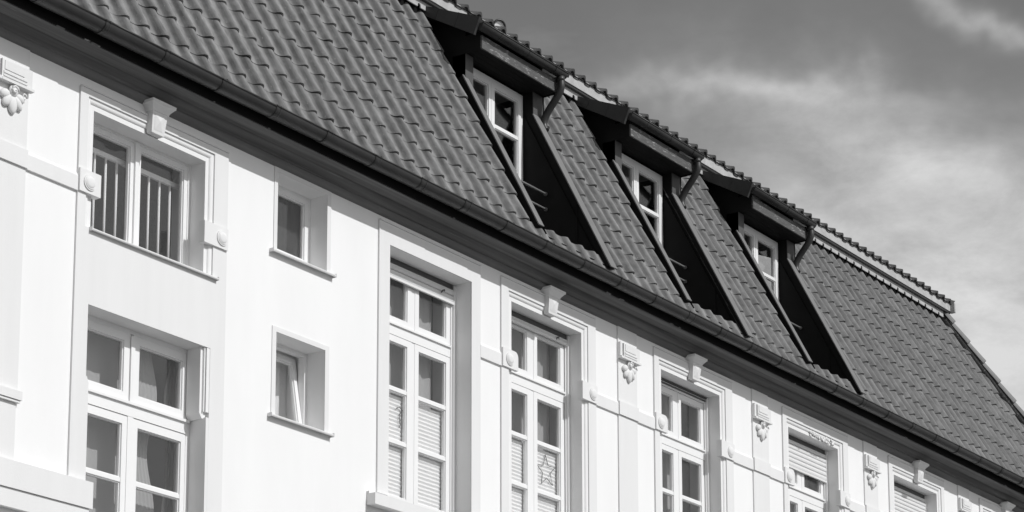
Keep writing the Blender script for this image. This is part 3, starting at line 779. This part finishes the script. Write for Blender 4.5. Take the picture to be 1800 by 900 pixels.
# ------------------------------------------------------------------ dormers
def dormer(x0, i):
    x1 = x0+DW; xr = x0+1.215
    yw = .75                                   # plane of the posts
    d_ = MB()
    # left cheek above the tiles, right cheek, head and back
    zt = 12.06
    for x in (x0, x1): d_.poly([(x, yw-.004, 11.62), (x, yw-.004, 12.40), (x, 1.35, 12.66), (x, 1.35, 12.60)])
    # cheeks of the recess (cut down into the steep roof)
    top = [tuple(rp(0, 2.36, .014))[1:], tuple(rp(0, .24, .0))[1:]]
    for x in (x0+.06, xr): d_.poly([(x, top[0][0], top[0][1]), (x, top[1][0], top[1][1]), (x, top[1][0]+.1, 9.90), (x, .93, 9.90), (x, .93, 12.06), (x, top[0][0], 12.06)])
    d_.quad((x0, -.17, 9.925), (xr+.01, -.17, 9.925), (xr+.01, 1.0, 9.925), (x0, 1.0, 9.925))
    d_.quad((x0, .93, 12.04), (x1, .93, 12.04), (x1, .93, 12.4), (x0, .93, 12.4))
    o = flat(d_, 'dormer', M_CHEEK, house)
    # seam in the right cheek
    MB().box(xr-.008, xr-.0005, .18, .195, 9.93, 10.66).build('standing_seam', M_CHEEK, o)
    # posts
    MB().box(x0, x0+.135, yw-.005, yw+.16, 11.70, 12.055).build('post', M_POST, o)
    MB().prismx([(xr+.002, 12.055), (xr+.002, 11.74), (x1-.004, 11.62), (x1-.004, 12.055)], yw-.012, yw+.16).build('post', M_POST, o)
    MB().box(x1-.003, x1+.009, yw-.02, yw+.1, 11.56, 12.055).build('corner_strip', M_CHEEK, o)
    # window
    wy = .865; a, b = x0+.075, xr-.012; cx = x0+.615
    f = MB(); sheet(f, a, b, 9.93, 12.035, wy, wy+.07, [(a+.045, b-.06, 9.98, 11.99)]); f.box(cx-.012, cx+.012, wy-.016, wy-.0005, 10.0, 11.97); 
    flat(f, 'window_frame', M_FRAME, o)
    for s0, s1 in ((a+.03, cx-.002), (cx+.002, b-.05)): sash(o, s0, s1, 9.985, 11.985, wy-.012, bars=(11.515, 11.07, 10.6), fw=.05)
    rm = MB(); rm.box(a-.05, b+.05, wy+.5, wy+.52, 9.9, 12.04).box(a-.05, b+.05, wy+.07, wy+.5, 12.05, 12.06); rm.build('room_shell', M_ROOM, o)
    # eaves box over the window: soffit boards, weathered fascia
    for j in range(4): MB().box(x0+.004, x1-.004, .556+j*.078, .556+j*.078+.075, 12.058, 12.075).build('soffit_slat', M_CHEEK, o)
    MB().box(x0-.002, x1+.002, .535, .555, 12.055, 12.195).build('fascia', M_WEATH, o)
    MB().box(x0-.003, x0+.01, .556, .86, 12.05, 12.24).build('fascia_return', M_CHEEK, o)
    MB().box(x1-.01, x1+.003, .556, .86, 12.05, 12.24).build('fascia_return', M_CHEEK, o)
    # roof sheet with lapped verge panels
    xa, xb = x0-.15, x1+.13; t_ = R(24); cc, ss = math.cos(t_), math.sin(t_)
    def q(s, h): return (.47+s*cc-h*ss, 12.31+s*ss+h*cc)
    MB().prism([q(0, 0), q(.86, 0), q(.86, -.05), q(0, -.05)], xa+.02, xb).build('dormer_roof', M_ZINC, o)
    edges = [-.02, .27, .56, .86]
    for j in range(3):
        s0, s1 = edges[j], edges[j+1]; hh = (.175-.035*j, .175-.035*(j+1))
        MB().prism([q(s0, .012), q(s1+.01, .012), q(s1+.01, -hh[1]), q(s0, -hh[0])], xa-.003*(3-j), xa+.018).build('verge_panel', M_ZINC, o)
        MB().prism([q(s0, .014), q(s0+.012, .014), q(s0+.012, -hh[0]), q(s0, -hh[0])], xa-.003*(3-j)-.006, xa-.003*(3-j)).build('verge_seam', M_ZINC, o)
    MB().prism([q(0, -.052), q(.80, -.052), q(.80, -.11), q(0, -.11)], xa+.02, x0-.004).build('verge_soffit', M_CHEEK, o)
    # gutter and swan-neck downpipe
    gm = MB(); halfround(gm, .485, 12.262, .058, xa+.02, x1+.03, 12, .004, .008)
    for xx in (xa+.02, x1+.03):
        gm.poly([(xx, .485+.056*math.cos(math.pi+math.pi*k/12), 12.262+.056*math.sin(math.pi+math.pi*k/12)) for k in range(13)])
    gt = gm.build('gutter', M_ZINC, o)
    for xx in (xa+.35, xa+.86, xa+1.36):
        bm2 = MB(); halfround(bm2, .485, 12.262, .061, xx, xx+.012, 12, .003, .010); bm2.build('gutter_bracket', M_ZINC, gt)
    px = x1-.035
    ctl = [(px, .485, 12.21), (px, .478, 12.14), (px, .480, 12.085), (px, .515, 12.02), (px, .575, 11.945), (px, .640, 11.87), (px, .690, 11.79), (px, .705, 11.72), (px, .68, 11.65)]
    sm = []
    for j in range(len(ctl)-1):
        p0, p1, p2, p3 = [Vector(ctl[max(0, min(len(ctl)-1, j+n_))]) for n_ in (-1, 0, 1, 2)]
        for u_ in (0, .33, .66):
            sm.append(.5*((2*p1)+(p2-p0)*u_+(2*p0-5*p1+4*p2-p3)*u_*u_+(3*p1-p0-3*p2+p3)*u_**3))
    sm.append(Vector(ctl[-1]))
    MB().tube(sm, .040, 14).build('downpipe', M_ZINC, o)
    MB().tube([(px, .485, 12.215), (px, .486, 12.16)], .047, 14).build('outlet', M_ZINC, o)
    # flashings beside the recess
    def bar(xa_, xb_, p, q_, h, nm, mt):
        (ya, za), (yb, zb) = p, q_
        mb = MB(); n_ = Vector((0, -(zb-za), (yb-ya))).normalized()
        if n_.z < 0: n_ = -n_
        A, B = Vector((0, ya, za)), Vector((0, yb, zb)); A2, B2 = A-n_*h, B-n_*h
        v_ = [(xa_,)+tuple(A)[1:], (xb_,)+tuple(A)[1:], (xb_,)+tuple(B)[1:], (xa_,)+tuple(B)[1:], (xa_,)+tuple(A2)[1:], (xb_,)+tuple(A2)[1:], (xb_,)+tuple(B2)[1:], (xa_,)+tuple(B2)[1:]]
        for f_ in ((0,1,2,3),(4,5,6,7),(0,1,5,4),(2,3,7,6),(0,3,7,4),(1,2,6,5)): mb.quad(*[v_[k] for k in f_])
        mb.build(nm, mt, o)
    s_a, s_b = rp(0, 2.38, .012), rp(0, .33, .010)
    bar(x0-.030, x0+.062, (s_a.y, s_a.z), (s_b.y, s_b.z), .012, 'flashing', M_FLASH)
    s_a, s_b = rp(0, 2.38, -.0005), rp(0, .33, -.0025)
    bar(x0-.025, x0+.062, (s_a.y, s_a.z), (s_b.y, s_b.z), .12, 'flashing_upstand', M_CHEEK)
    s_a, s_b = rp(0, 2.36, .028), rp(0, .22, .012)
    bar(xr-.012, xr+.115, (s_a.y, s_a.z), (s_b.y, s_b.z), .012, 'flashing', M_FLASH)
    # guard rods ending at the right cheek
    for zz in ((10.86, 10.69) if i < 2 else (10.86,)):
        MB().tube([(x0+.05, .57, zz), (xr-.005, .57, zz)], .012, 8).tube([(xr-.03, .57, zz), (xr-.006, .57, zz)], .02, 8).build('guard_rod', M_FLASH, o)
    return o
for i, x0 in enumerate(DORM): dormer(x0, i)
# abutment flashing where tiles meet the dormer cheeks
